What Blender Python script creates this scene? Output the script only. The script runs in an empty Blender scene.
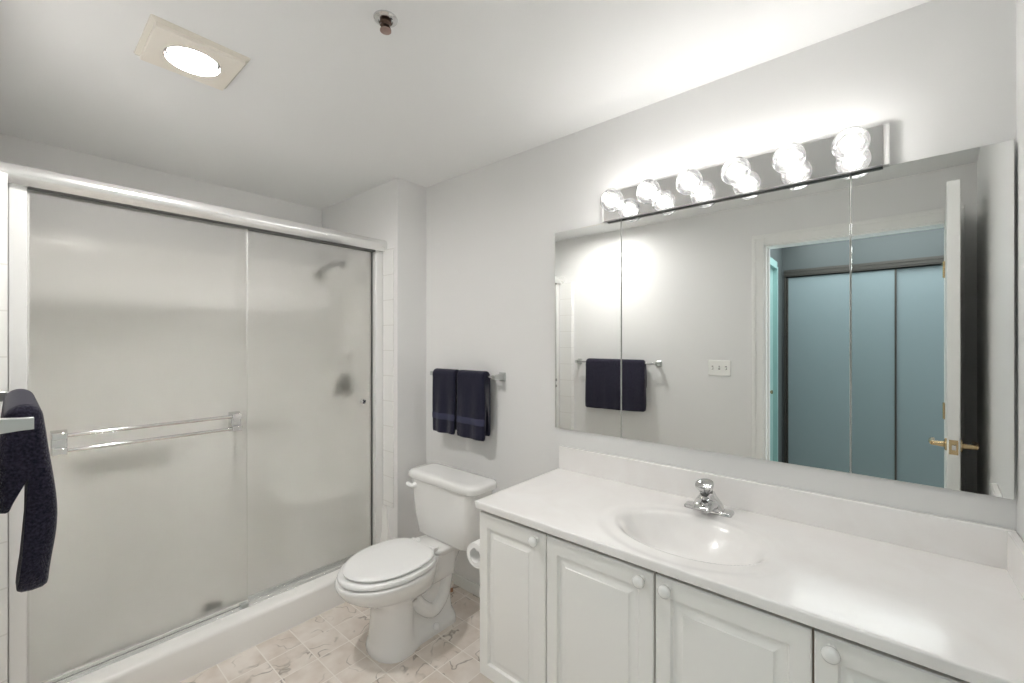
import bpy, bmesh, math, random
from mathutils import Vector, Matrix, noise

S = bpy.context.scene
COL = S.collection
PI = math.pi
rnd = random.Random(7)

# ------------------------------------------------------------------ camera, world, exposure
F_PX, YAW, HORIZON, EYE = 431.35, 0.7075, 342.7, 1.396
cam_d = bpy.data.cameras.new('camera')
cam = bpy.data.objects.new('camera', cam_d)
COL.objects.link(cam)
cam_d.sensor_fit = 'HORIZONTAL'
cam_d.sensor_width = 36.0
cam_d.lens = F_PX / 1024 * 36.0
cam_d.shift_y = (HORIZON - 341.5) / 1024
cam_d.clip_start = 0.02
cam.location = (0, 0, EYE)
cam.rotation_euler = (PI / 2, 0, YAW - PI / 2)
S.camera = cam

w = bpy.data.worlds.new('world')
S.world = w
w.use_nodes = True
w.node_tree.nodes['Background'].inputs[0].default_value = (0.75, 0.85, 1.0, 1)
w.node_tree.nodes['Background'].inputs[1].default_value = 0.3

S.view_settings.view_transform = 'Standard'
S.view_settings.look = 'None'
S.view_settings.exposure = 0.17
S.view_settings.gamma = 1.0
S.view_settings.use_curve_mapping = False
S.cycles.max_bounces = 14
S.cycles.diffuse_bounces = 7
S.cycles.glossy_bounces = 8
S.cycles.transmission_bounces = 10
S.cycles.transparent_max_bounces = 12
S.cycles.sample_clamp_indirect = 0.0

BULB_GLOW = 34.0        # the six globe bulbs
LENS_GLOW = 275.0       # the round lens of the ceiling light
HALL_WATTS = 22.0         # daylight that reaches the hall outside the door
HALL_FILL_WATTS = 13.5   # added unseen fill that shines in through the doorway

# hall daylight: a window-sized lamp at the far end of the hall
hl = bpy.data.lights.new('hall_daylight', 'AREA')
hl.shape = 'RECTANGLE'
hl.size, hl.size_y = 0.9, 1.6
hl.energy = HALL_WATTS
hl.color = (0.90, 0.97, 1.0)
hlo = bpy.data.objects.new('hall_daylight', hl)
COL.objects.link(hlo)
hlo.location = (-0.72, -1.50, 1.30)
hlo.rotation_euler = (PI / 2, 0, math.radians(-25))
hc = bpy.data.lights.new('hall_fill_light', 'AREA')  # fill light added in the hall to lift the vanity, no fixture
hc.shape = 'SQUARE'
hc.size = 0.9
hc.energy = HALL_FILL_WATTS
hc.color = (0.93, 0.98, 1.0)
hco = bpy.data.objects.new('hall_fill_light', hc)
COL.objects.link(hco)
hco.location = (-0.70, 0.12, 2.35)


# ------------------------------------------------------------------ helpers
def mat(name, color, rough=0.5, metal=0.0, spec=0.5, coat=0.0, **kw):
    m = bpy.data.materials.new(name)
    m.use_nodes = True
    b = m.node_tree.nodes['Principled BSDF']
    b.inputs['Base Color'].default_value = (*color, 1)
    b.inputs['Roughness'].default_value = rough
    b.inputs['Metallic'].default_value = metal
    b.inputs['Specular IOR Level'].default_value = spec
    b.inputs['Coat Weight'].default_value = coat
    b.inputs['Coat Roughness'].default_value = 0.08
    for k, v in kw.items():
        b.inputs[k].default_value = v
    return m


def bump(m, scale, strength, dist=0.002, detail=3.0, kind='NOISE'):
    nt = m.node_tree
    b = nt.nodes['Principled BSDF']
    tc = nt.nodes.new('ShaderNodeTexCoord')
    if kind == 'NOISE':
        t = nt.nodes.new('ShaderNodeTexNoise')
        t.inputs['Detail'].default_value = detail
        out = t.outputs[0]
    else:
        t = nt.nodes.new('ShaderNodeTexVoronoi')
        out = t.outputs['Distance']
    t.inputs['Scale'].default_value = scale
    bp = nt.nodes.new('ShaderNodeBump')
    bp.inputs['Strength'].default_value = strength
    bp.inputs['Distance'].default_value = dist
    nt.links.new(tc.outputs['Object'], t.inputs['Vector'])
    nt.links.new(out, bp.inputs['Height'])
    nt.links.new(bp.outputs[0], b.inputs['Normal'])
    return m


def mottle(m, scale, c1, c2, detail=4.0, distortion=0.6):
    nt = m.node_tree
    b = nt.nodes['Principled BSDF']
    tc = nt.nodes.new('ShaderNodeTexCoord')
    t = nt.nodes.new('ShaderNodeTexNoise')
    t.inputs['Scale'].default_value = scale
    t.inputs['Detail'].default_value = detail
    t.inputs['Distortion'].default_value = distortion
    r = nt.nodes.new('ShaderNodeValToRGB')
    r.color_ramp.elements[0].position = 0.3
    r.color_ramp.elements[1].position = 0.7
    r.color_ramp.elements[0].color = (*c1, 1)
    r.color_ramp.elements[1].color = (*c2, 1)
    nt.links.new(tc.outputs['Object'], t.inputs['Vector'])
    nt.links.new(t.outputs[0], r.inputs[0])
    nt.links.new(r.outputs[0], b.inputs['Base Color'])
    return m


def thing(name, label, cat, loc=(0, 0, 0), group=None):
    o = bpy.data.objects.new(name, None)
    o.empty_display_size = 0.05
    COL.objects.link(o)
    o.location = loc
    o['label'] = label
    o['category'] = cat
    if group:
        o['group'] = group
    return o


def world_loc(o):
    v = Vector((0, 0, 0))
    while o:
        v += Vector(o.location)
        o = o.parent
    return v


def obj(name, bm, m, parent=None, smooth=False, origin=None, label=None, angle=40, bev=0.0, seg=2):
    """bm is in world coordinates; the object's own origin is put at origin."""
    bmesh.ops.remove_doubles(bm, verts=bm.verts, dist=1e-6)
    bmesh.ops.recalc_face_normals(bm, faces=bm.faces)
    if origin is None:
        origin = world_loc(parent) if parent else Vector((0, 0, 0))
    origin = Vector(origin)
    bmesh.ops.translate(bm, verts=bm.verts, vec=-origin)
    me = bpy.data.meshes.new(name)
    bm.to_mesh(me)
    bm.free()
    me.materials.append(m)
    o = bpy.data.objects.new(name, me)
    COL.objects.link(o)
    if parent:
        o.parent = parent
        o.location = origin - world_loc(parent)
    else:
        o.location = origin
    if label:
        o['label'] = label
    if bev > 0:
        md = o.modifiers.new('bevel', 'BEVEL')
        md.width = bev
        md.segments = seg
        md.limit_method = 'ANGLE'
        md.angle_limit = math.radians(35)
        md.harden_normals = False
    if smooth or bev > 0:
        for p in me.polygons:
            p.use_smooth = True
        me.set_sharp_from_angle(angle=math.radians(angle))
    return o


def struct(name, bm, m, **kw):
    o = obj(name, bm, m, **kw)
    o['kind'] = 'structure'
    return o


def box(bm, x0, x1, y0, y1, z0, z1):
    v = [bm.verts.new(p) for p in ((x0, y0, z0), (x1, y0, z0), (x1, y1, z0), (x0, y1, z0),
                                   (x0, y0, z1), (x1, y0, z1), (x1, y1, z1), (x0, y1, z1))]
    for f in ((0, 3, 2, 1), (4, 5, 6, 7), (0, 1, 5, 4), (1, 2, 6, 5), (2, 3, 7, 6), (3, 0, 4, 7)):
        bm.faces.new([v[i] for i in f])
    return v


def bx(*a):
    bm = bmesh.new()
    box(bm, *a)
    return bm


def loft(bm, rings, cap0=True, cap1=True, closed=True):
    rr = [[bm.verts.new(p) for p in r] for r in rings]
    n = len(rr[0])
    for a, b in zip(rr, rr[1:]):
        for i in range(n if closed else n - 1):
            j = (i + 1) % n
            bm.faces.new((a[i], a[j], b[j], b[i]))
    if cap0:
        bm.faces.new(rr[0][::-1])
    if cap1:
        bm.faces.new(rr[-1])
    return rr


def basis(d):
    d = Vector(d).normalized()
    u = d.orthogonal().normalized()
    return d, u, d.cross(u).normalized()


def lathe(bm, c, d, prof, n=32, squash=None):
    """prof: list of (radius, height along d) from the point c."""
    d, u, v = basis(d)
    c = Vector(c)
    rings = []
    for r, h in prof:
        r = max(r, 1e-4)
        rings.append([c + d * h + u * (r * math.cos(2 * PI * k / n)) + v * (r * math.sin(2 * PI * k / n)) for k in range(n)])
    loft(bm, rings)


def rod(bm, a, b, r, n=16, r2=None):
    a, b = Vector(a), Vector(b)
    lathe(bm, a, b - a, [(r, 0), (r if r2 is None else r2, (b - a).length)], n)


def tube(bm, pts, r, n=12):
    pts = [Vector(p) for p in pts]
    rings = []
    u = None
    for i, p in enumerate(pts):
        d = (pts[min(i + 1, len(pts) - 1)] - pts[max(i - 1, 0)]).normalized()
        if u is None:
            u = d.orthogonal().normalized()
        u = (u - d * u.dot(d)).normalized()
        v = d.cross(u)
        rad = r[i] if isinstance(r, (list, tuple)) else r
        rings.append([p + u * (rad * math.cos(2 * PI * k / n)) + v * (rad * math.sin(2 * PI * k / n)) for k in range(n)])
    loft(bm, rings)


def smooth_path(ctrl, n=8):
    """Catmull-Rom through ctrl."""
    P = [Vector(p) for p in ctrl]
    P = [P[0] * 2 - P[1]] + P + [P[-1] * 2 - P[-2]]
    out = []
    for i in range(1, len(P) - 2):
        for k in range(n):
            t = k / n
            a, b, c, d = P[i - 1], P[i], P[i + 1], P[i + 2]
            out.append(0.5 * ((2 * b) + (c - a) * t + (2 * a - 5 * b + 4 * c - d) * t * t + (3 * b - a - 3 * c + d) * t ** 3))
    out.append(P[-2])
    return out


def ball(bm, c, r, n=24, sx=1, sy=1, sz=1):
    c = Vector(c)
    rings = []
    m = n // 2
    for i in range(m + 1):
        a = -PI / 2 + PI * i / m
        rr, h = max(r * math.cos(a), 1e-5), r * math.sin(a)
        rings.append([c + Vector((rr * math.cos(2 * PI * k / n) * sx, rr * math.sin(2 * PI * k / n) * sy, h * sz)) for k in range(n)])
    loft(bm, rings)


def rrect(cx, cy, hx, hy, r, z, n=6):
    """rounded rectangle ring in the XY plane"""
    pts = []
    for sx, sy, a0 in ((1, 1, 0), (-1, 1, PI / 2), (-1, -1, PI), (1, -1, 1.5 * PI)):
        for k in range(n + 1):
            a = a0 + PI / 2 * k / n
            pts.append((cx + sx * (hx - r) + r * math.cos(a), cy + sy * (hy - r) + r * math.sin(a), z))
    return pts


def sstep(a, b, x):
    t = max(0, min(1, (x - a) / (b - a)))
    return t * t * (3 - 2 * t)


# ------------------------------------------------------------------ materials
M_wall = bump(mat('wall_paint', (0.79, 0.788, 0.78), 0.42), 220, 0.05)
M_ceil = bump(mat('ceiling_paint', (0.84, 0.843, 0.84), 0.6), 160, 0.08)
M_trim = mat('trim_paint', (0.84, 0.84, 0.82), 0.3)
M_door = mat('door_paint', (0.84, 0.84, 0.82), 0.32)
M_cab = mat('thermofoil_white', (0.88, 0.872, 0.845), 0.28)
M_knob = mat('knob_porcelain', (0.88, 0.88, 0.86), 0.15, coat=0.3)
M_gap_shade = mat('cabinet_shadow_gap', (0.30, 0.24, 0.19), 0.7)  # dark brown stands in for the shade in the door gaps
M_counter = mottle(mat('cultured_marble', (0.8, 0.77, 0.74), 0.24, coat=0.25), 5.0, (0.875, 0.85, 0.83), (0.91, 0.895, 0.88), 5, 1.5)
M_china = mat('vitreous_china', (0.86, 0.855, 0.84), 0.08, coat=0.4)
M_seat = mat('toilet_seat_plastic', (0.87, 0.87, 0.86), 0.2)
M_chrome = mat('chrome', (0.68, 0.68, 0.68), 0.07, 1.0)
M_bchrome = mat('brushed_chrome', (0.55, 0.57, 0.56), 0.28, 1.0)
M_plate = mat('polished_steel_backplate', (0.80, 0.80, 0.80), 0.07, 1.0)
M_cap = mat('end_cap_grey', (0.52, 0.52, 0.51), 0.35, 0.2)
M_lip = mat('dark_steel_lip', (0.20, 0.20, 0.20), 0.35, 0.7)
M_mirror = mat('mirror_silver', (0.89, 0.905, 0.895), 0.0, 1.0)
M_mirror_edge = mat('mirror_edge', (0.55, 0.57, 0.55), 0.25, 0.6)
M_alum = mat('bright_aluminium', (0.86, 0.86, 0.85), 0.22, 0.85)
M_alum_white = mat('satin_aluminium', (0.84, 0.84, 0.83), 0.32, 0.35)
M_dark = mat('dark_gasket', (0.10, 0.10, 0.095), 0.5)
M_fiber = mat('fiberglass_white', (0.93, 0.925, 0.895), 0.22, coat=0.2)
M_fiber_floor = mat('fiberglass_pan', (0.90, 0.89, 0.865), 0.25, coat=0.2)
M_brass = mat('aged_brass', (0.62, 0.47, 0.27), 0.22, 1.0)
M_copper = mat('copper_stub', (0.55, 0.32, 0.2), 0.35, 0.9)
M_paper = mat('tissue_paper', (0.90, 0.895, 0.88), 0.9)
M_fan = mat('fan_grille_plastic', (0.82, 0.77, 0.69), 0.35)
M_fan_lip = mat('fan_acrylic_lip', (0.76, 0.72, 0.64), 0.15, coat=0.5)
M_closet = mat('closet_panel_daylight_tint', (0.225, 0.285, 0.30), 0.4)  # cool daylight on the panels is put into their colour
M_track = mat('closet_track_bronze', (0.075, 0.07, 0.062), 0.35, 0.5)
M_hall = mat('hall_wall_dim_tint', (0.085, 0.10, 0.10), 0.5)  # darkened to offset the hall lights, cool daylight cast painted in
M_hall_door = mat('hall_door_daylight_tint', (0.30, 0.48, 0.46), 0.4)  # teal cast of daylight on this door is painted into its colour
M_carpet = bump(mat('hall_carpet', (0.50, 0.46, 0.40), 0.95), 300, 0.5)
M_switch = mat('switch_plate_plastic', (0.90, 0.90, 0.87), 0.25)
M_slot = mat('switch_slot', (0.35, 0.35, 0.33), 0.5)


def emitter(name, color, strength):
    m = bpy.data.materials.new(name)
    m.use_nodes = True
    nt = m.node_tree
    nt.nodes.clear()
    e = nt.nodes.new('ShaderNodeEmission')
    e.inputs[0].default_value = (*color, 1)
    e.inputs[1].default_value = strength
    o = nt.nodes.new('ShaderNodeOutputMaterial')
    nt.links.new(e.outputs[0], o.inputs[0])
    return m


M_glow = emitter('bulb_glow', (1.0, 0.975, 0.945), BULB_GLOW)
M_lens = emitter('lens_glow', (1.0, 0.975, 0.945), LENS_GLOW)


def bulb_glass():
    """thin blown glass: see-through, a little milky, glossy towards its rim"""
    m = bpy.data.materials.new('bulb_thin_glass')
    m.use_nodes = True
    nt = m.node_tree
    nt.nodes.clear()
    tr = nt.nodes.new('ShaderNodeBsdfTransparent')
    tl = nt.nodes.new('ShaderNodeBsdfTranslucent')
    tl.inputs[0].default_value = (0.95, 0.95, 0.95, 1)
    gl = nt.nodes.new('ShaderNodeBsdfGlossy')
    gl.inputs['Roughness'].default_value = 0.03
    fr = nt.nodes.new('ShaderNodeFresnel')
    fr.inputs[0].default_value = 1.45
    m1 = nt.nodes.new('ShaderNodeMixShader')
    m1.inputs[0].default_value = 0.05
    m2 = nt.nodes.new('ShaderNodeMixShader')
    o = nt.nodes.new('ShaderNodeOutputMaterial')
    L = nt.links.new
    L(tr.outputs[0], m1.inputs[1])
    L(tl.outputs[0], m1.inputs[2])
    L(fr.outputs[0], m2.inputs[0])
    L(m1.outputs[0], m2.inputs[1])
    L(gl.outputs[0], m2.inputs[2])
    L(m2.outputs[0], o.inputs[0])
    return m


M_bulb = bulb_glass()



def obscure_glass():
    """rough, obscure outer face of the shower glass; the other faces are clear"""
    m = bpy.data.materials.new('obscure_glass')
    m.use_nodes = True
    nt = m.node_tree
    nt.nodes.clear()
    L = nt.links.new
    rf = nt.nodes.new('ShaderNodeBsdfRefraction')
    rf.inputs['Color'].default_value = (0.92, 0.915, 0.905, 1)
    rf.inputs['Roughness'].default_value = 0.62
    rf.inputs['IOR'].default_value = 1.12
    tl = nt.nodes.new('ShaderNodeBsdfTranslucent')
    tl.inputs[0].default_value = (0.93, 0.925, 0.90, 1)
    gl = nt.nodes.new('ShaderNodeBsdfGlossy')
    gl.inputs['Roughness'].default_value = 0.30
    gl.inputs['Color'].default_value = (0.9, 0.9, 0.9, 1)
    tc = nt.nodes.new('ShaderNodeTexCoord')
    nz = nt.nodes.new('ShaderNodeTexNoise')
    nz.inputs['Scale'].default_value = 240
    bp = nt.nodes.new('ShaderNodeBump')
    bp.inputs['Strength'].default_value = 0.12
    bp.inputs['Distance'].default_value = 0.001
    m1 = nt.nodes.new('ShaderNodeMixShader')
    m1.inputs[0].default_value = 0.15
    m2 = nt.nodes.new('ShaderNodeMixShader')
    o = nt.nodes.new('ShaderNodeOutputMaterial')
    L(tc.outputs['Object'], nz.inputs['Vector'])
    L(nz.outputs[0], bp.inputs['Height'])
    L(bp.outputs[0], rf.inputs['Normal'])
    L(bp.outputs[0], gl.inputs['Normal'])
    L(rf.outputs[0], m1.inputs[1])
    L(tl.outputs[0], m1.inputs[2])
    m2.inputs[0].default_value = 0.05
    L(m1.outputs[0], m2.inputs[1])
    L(gl.outputs[0], m2.inputs[2])
    tp_ = nt.nodes.new('ShaderNodeBsdfTransparent')
    m3 = nt.nodes.new('ShaderNodeMixShader')
    m3.inputs[0].default_value = 0.76
    L(tp_.outputs[0], m3.inputs[1])
    L(m2.outputs[0], m3.inputs[2])
    L(m3.outputs[0], o.inputs[0])
    return m


def clear_glass():
    m = bpy.data.materials.new('clear_glass_face')
    m.use_nodes = True
    nt = m.node_tree
    nt.nodes.clear()
    t = nt.nodes.new('ShaderNodeBsdfTransparent')
    o = nt.nodes.new('ShaderNodeOutputMaterial')
    nt.links.new(t.outputs[0], o.inputs[0])
    return m


M_vinyl = mat('clear_vinyl_strip', (0.62, 0.62, 0.60), 0.4)
M_glass = obscure_glass()
M_clear = clear_glass()


def towel_mat(name, c1, c2, scale=420, strength=0.8):
    m = mat(name, c1, 0.95, spec=0.15)
    m.node_tree.nodes['Principled BSDF'].inputs['Sheen Weight'].default_value = 0.25
    m.node_tree.nodes['Principled BSDF'].inputs['Sheen Roughness'].default_value = 0.4
    mottle(m, scale * 0.6, c1, c2, 2, 0.0)
    bump(m, scale, strength, 0.003, 2.0)
    return m


M_towel = towel_mat('navy_terry', (0.010, 0.010, 0.022), (0.026, 0.026, 0.050))
M_waffle = towel_mat('navy_waffle_terry', (0.012, 0.011, 0.022), (0.040, 0.038, 0.062), 300, 1.0)
M_band = towel_mat('navy_woven_band', (0.040, 0.042, 0.080), (0.060, 0.062, 0.105), 800, 0.2)


def tile_floor():
    m = mat('marble_look_tile', (0.7, 0.62, 0.55), 0.22)
    nt = m.node_tree
    L = nt.links.new
    b = nt.nodes['Principled BSDF']
    tc = nt.nodes.new('ShaderNodeTexCoord')
    mp = nt.nodes.new('ShaderNodeMapping')
    mp.inputs['Location'].default_value = (-0.59 + 1.5, -2.19 + 3.0, 0)
    L(tc.outputs['Object'], mp.inputs[0])
    br = nt.nodes.new('ShaderNodeTexBrick')
    br.offset = 0.0
    br.squash = 1.0
    br.inputs['Scale'].default_value = 1.0
    br.inputs['Brick Width'].default_value = 0.15
    br.inputs['Row Height'].default_value = 0.15
    br.inputs['Mortar Size'].default_value = 0.0026
    br.inputs['Mortar Smooth'].default_value = 0.2
    br.inputs['Color1'].default_value = (0, 0, 0, 1)
    br.inputs['Color2'].default_value = (1, 1, 1, 1)
    br.inputs['Mortar'].default_value = (0.5, 0.5, 0.5, 1)
    L(mp.outputs[0], br.inputs['Vector'])
    mul = nt.nodes.new('ShaderNodeMath')
    mul.operation = 'MULTIPLY'
    mul.inputs[1].default_value = 37.0
    L(br.outputs['Color'], mul.inputs[0])
    # broad cloud
    n1 = nt.nodes.new('ShaderNodeTexNoise')
    n1.noise_dimensions = '4D'
    n1.inputs['Scale'].default_value = 9
    n1.inputs['Detail'].default_value = 4
    L(mp.outputs[0], n1.inputs['Vector'])
    L(mul.outputs[0], n1.inputs['W'])
    r1 = nt.nodes.new('ShaderNodeValToRGB')
    r1.color_ramp.elements[0].position = 0.35
    r1.color_ramp.elements[1].position = 0.65
    r1.color_ramp.elements[0].color = (0.67, 0.59, 0.52, 1)
    r1.color_ramp.elements[1].color = (0.82, 0.76, 0.70, 1)
    L(n1.outputs[0], r1.inputs[0])
    # veins: thin zero-crossings of a stretched noise, broken up by another
    n2 = nt.nodes.new('ShaderNodeTexNoise')
    n2.noise_dimensions = '4D'
    n2.inputs['Scale'].default_value = 9.5
    n2.inputs['Detail'].default_value = 2.2
    n2.inputs['Distortion'].default_value = 0.35
    L(mp.outputs[0], n2.inputs['Vector'])
    L(mul.outputs[0], n2.inputs['W'])
    s = nt.nodes.new('ShaderNodeMath')
    s.operation = 'SUBTRACT'
    s.inputs[1].default_value = 0.5
    L(n2.outputs[0], s.inputs[0])
    ab = nt.nodes.new('ShaderNodeMath')
    ab.operation = 'ABSOLUTE'
    L(s.outputs[0], ab.inputs[0])
    r2 = nt.nodes.new('ShaderNodeValToRGB')
    r2.color_ramp.elements[0].position = 0.0
    r2.color_ramp.elements[0].color = (1, 1, 1, 1)
    r2.color_ramp.elements[1].position = 0.022
    r2.color_ramp.elements[1].color = (0, 0, 0, 1)
    L(ab.outputs[0], r2.inputs[0])
    n3 = nt.nodes.new('ShaderNodeTexNoise')
    n3.inputs['Scale'].default_value = 7
    L(mp.outputs[0], n3.inputs['Vector'])
    r3 = nt.nodes.new('ShaderNodeValToRGB')
    r3.color_ramp.elements[0].position = 0.46
    r3.color_ramp.elements[1].position = 0.60
    L(n3.outputs[0], r3.inputs[0])
    vm = nt.nodes.new('ShaderNodeMath')
    vm.operation = 'MULTIPLY'
    L(r2.outputs[0], vm.inputs[0])
    L(r3.outputs[0], vm.inputs[1])
    vm2 = nt.nodes.new('ShaderNodeMath')
    vm2.operation = 'MULTIPLY'
    vm2.inputs[1].default_value = 0.75
    L(vm.outputs[0], vm2.inputs[0])
    mx = nt.nodes.new('ShaderNodeMixRGB')
    mx.inputs[2].default_value = (0.22, 0.19, 0.16, 1)
    L(vm2.outputs[0], mx.inputs[0])
    L(r1.outputs[0], mx.inputs[1])
    mg = nt.nodes.new('ShaderNodeMixRGB')
    mg.inputs[2].default_value = (0.86, 0.81, 0.75, 1)
    L(br.outputs['Fac'], mg.inputs[0])
    L(mx.outputs[0], mg.inputs[1])
    L(mg.outputs[0], b.inputs['Base Color'])
    bp = nt.nodes.new('ShaderNodeBump')
    bp.invert = True
    bp.inputs['Strength'].default_value = 0.25
    bp.inputs['Distance'].default_value = 0.002
    L(br.outputs['Fac'], bp.inputs['Height'])
    L(bp.outputs[0], b.inputs['Normal'])
    return m


M_floor = tile_floor()


def wall_tile(name, horizontal):
    m = mat(name, (0.84, 0.84, 0.82), 0.12, coat=0.3)
    nt = m.node_tree
    L = nt.links.new
    b = nt.nodes['Principled BSDF']
    tc = nt.nodes.new('ShaderNodeTexCoord')
    sp = nt.nodes.new('ShaderNodeSeparateXYZ')
    L(tc.outputs['Object'], sp.inputs[0])
    d = nt.nodes.new('ShaderNodeMath')
    d.operation = 'PINGPONG'
    d.inputs[1].default_value = 0.075
    L(sp.outputs['Z'], d.inputs[0])
    r = nt.nodes.new('ShaderNodeValToRGB')
    r.color_ramp.elements[0].position = 0.0
    r.color_ramp.elements[0].color = (0.70, 0.69, 0.66, 1)
    r.color_ramp.elements[1].position = 0.0016
    r.color_ramp.elements[1].color = (0.84, 0.84, 0.82, 1)
    L(d.outputs[0], r.inputs[0])
    L(r.outputs[0], b.inputs['Base Color'])
    return m


M_tile = wall_tile('white_wall_tile', True)

# ------------------------------------------------------------------ room shell
D = 1.691            # vanity wall
XL = -0.033          # wall with the door
YR = -0.2655         # side wall at the counter's end
YB = 3.078           # back of the shower
YP = 2.146           # front of the pier
XP = 1.480           # shower side of the pier
HC = 2.36
DY0, DY1, DZ = -0.148, 0.613, 2.068      # bathroom door opening

struct('floor', bx(-0.143, 1.80, -0.37, 3.19, -0.10, 0.0), M_floor)
struct('ceiling', bx(-2.1, 1.80, -1.9, 3.19, HC, HC + 0.10), M_ceil)
struct('wall_east', bx(D, D + 0.11, -0.37, 3.19, 0, HC), M_wall)
struct('wall_north', bx(XL, D, YB, YB + 0.11, 0, HC), M_wall)
struct('wall_pier', bx(XP, D, YP, YB, 0, HC), M_wall)
struct('wall_south', bx(XL, D, YR - 0.10, YR, 0, HC), M_wall)
bm = bmesh.new()
box(bm, XL - 0.11, XL, DY1, YB + 0.11, 0, HC)
box(bm, XL - 0.11, XL, YR - 0.10, DY0, 0, HC)
box(bm, XL - 0.11, XL, DY0, DY1, DZ, HC)
struct('wall_west', bm, M_wall)

# hall beyond the door
struct('floor_hall', bx(-2.1, -0.143, -1.9, 0.80, -0.10, 0.0), M_carpet)
bm = bmesh.new()
box(bm, -2.1, -0.97, 0.69, 0.80, 0, HC)
box(bm, -0.25, -0.143, 0.69, 0.80, 0, HC)
box(bm, -0.97, -0.25, 0.69, 0.80, 2.045, HC)
box(bm, -0.97, -0.25, 0.78, 0.80, 0, 2.045)
struct('wall_hall_north', bm, M_hall)
bm = bmesh.new()
box(bm, -1.37, -1.26, -1.9, 0.69, 2.055, HC)
box(bm, -1.37, -1.26, 0.670, 0.69, 0, 2.055)
box(bm, -1.37, -1.26, -1.9, -0.62, 0, 2.055)
struct('wall_hall_west', bm, M_hall)
struct('wall_closet_back', bx(-2.1, -2.0, -1.9, 0.69, 0, HC), M_hall)
struct('wall_hall_south', bx(-2.0, -0.143, -1.9, -1.8, 0, HC), M_hall)
struct('wall_hall_east', bx(-0.143, -0.10, -1.8, -0.3655, 0, HC), M_hall)

# bathroom door casing (trim) and jamb lining
bm = bmesh.new()
cw = 0.072
for (y0, y1, z0, z1) in ((DY1, DY1 + cw, 0, DZ + cw), (DY0 - cw, DY0, 0, DZ + cw), (DY0 + 0.0002, DY1 - 0.0002, DZ, DZ + cw)):
    box(bm, XL, XL + 0.012, y0, y1, z0, z1)
    # raised outer bead
    if y1 - y0 < 0.1:
        yo = (y1 - 0.022, y1) if y0 >= DY1 else (y0, y0 + 0.022)
        box(bm, XL + 0.012, XL + 0.018, yo[0], yo[1], z0, z1 - 0.022)
    else:
        box(bm, XL + 0.012, XL + 0.018, y0 - cw, y1 + cw, z1 - 0.022, z1)
struct('trim_1', bm, M_trim, bev=0.003)
bm = bmesh.new()
box(bm, XL - 0.11, XL + 0.004, DY1 - 0.012, DY1, 0, DZ)
box(bm, XL - 0.11, XL + 0.004, DY0, DY0 + 0.006, 0, DZ)
box(bm, XL - 0.11, XL + 0.004, DY0, DY1, DZ - 0.012, DZ)
box(bm, XL - 0.075, XL - 0.045, DY1 - 0.024, DY1 - 0.012, 0, DZ - 0.012)
struct('trim_2', bm, M_trim)

# bathroom door, swung open along the side wall
d1 = bpy.data.objects.new('door_1', None)
COL.objects.link(d1)
d1.location = (-0.02, -0.158, 0)
d1['kind'] = 'structure'
obj('door_slab', bx(-0.022, 0.812, -0.184, -0.145, 0.012, 2.064), M_door, d1, bev=0.002)
bm = bmesh.new()
for sgn, y in ((1, -0.145), (-1, -0.184)):
    lathe(bm, (0.752, y, 0.965), (0, sgn, 0), [(0.026, 0), (0.026, 0.006), (0.012, 0.010), (0.009, 0.04), (0.009, 0.046)], 24)
    tube(bm, smooth_path([(0.752, y + sgn * 0.044, 0.965), (0.727, y + sgn * 0.048, 0.967), (0.687, y + sgn * 0.048, 0.968), (0.642, y + sgn * 0.044, 0.964)], 5),
         [0.009] * 8 + [0.0085] * 4 + [0.0075] * 4, 12)
obj('door_handle', bm, M_brass, d1, smooth=True)
bm = bx(0.8115, 0.8135, -0.178, -0.151, 0.935, 0.995)
obj('latch_plate', bm, M_brass, d1)
obj('latch_bolt', bx(0.813, 0.822, -0.171, -0.159, 0.955, 0.975), M_chrome, d1)
for z in (0.25, 1.02, 1.80):
    bm = bmesh.new()
    rod(bm, (-0.026, -0.141, z - 0.045), (-0.026, -0.141, z + 0.045), 0.006, 12)
    box(bm, -0.026, 0.02, -0.1448, -0.1428, z - 0.044, z + 0.044)
    obj('hinge', bm, M_brass, d1)

# baseboards
struct('baseboard_east', bx(D - 0.013, D, 1.16, YP, 0, 0.062), M_trim, bev=0.003)
struct('baseboard_pier', bx(XP, D - 0.013, YP - 0.013, YP, 0, 0.062), M_trim, bev=0.003)
struct('baseboard_west', bx(XL, XL + 0.013, DY1 + cw, 2.15, 0, 0.062), M_trim, bev=0.003)

# adjoining room's door, seen in the mirror
d2 = bpy.data.objects.new('door_2', None)
COL.objects.link(d2)
d2.location = (-0.61, 0.70, 0)
d2['kind'] = 'structure'
obj('door_slab', bx(-0.95, -0.27, 0.71, 0.745, 0.01, 2.03), M_hall_door, d2)
bm = bmesh.new()
box(bm, -0.99, -0.95, 0.678, 0.75, 0, 2.05)
box(bm, -0.27, -0.21, 0.678, 0.75, 0, 2.05)
box(bm, -0.95, -0.27, 0.678, 0.71, 2.03, 2.09)
obj('door_frame', bm, M_hall_door, d2)
bm = bmesh.new()
box(bm, -0.795, -0.745, 0.706, 0.712, 0.95, 1.02)
lathe(bm, (-0.77, 0.71, 0.985), (0, -1, 0), [(0.010, 0), (0.010, 0.012), (0.016, 0.018), (0.016, 0.026), (0.0, 0.03)], 16)
obj('door_knob', bm, M_brass, d2, smooth=True)

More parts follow.
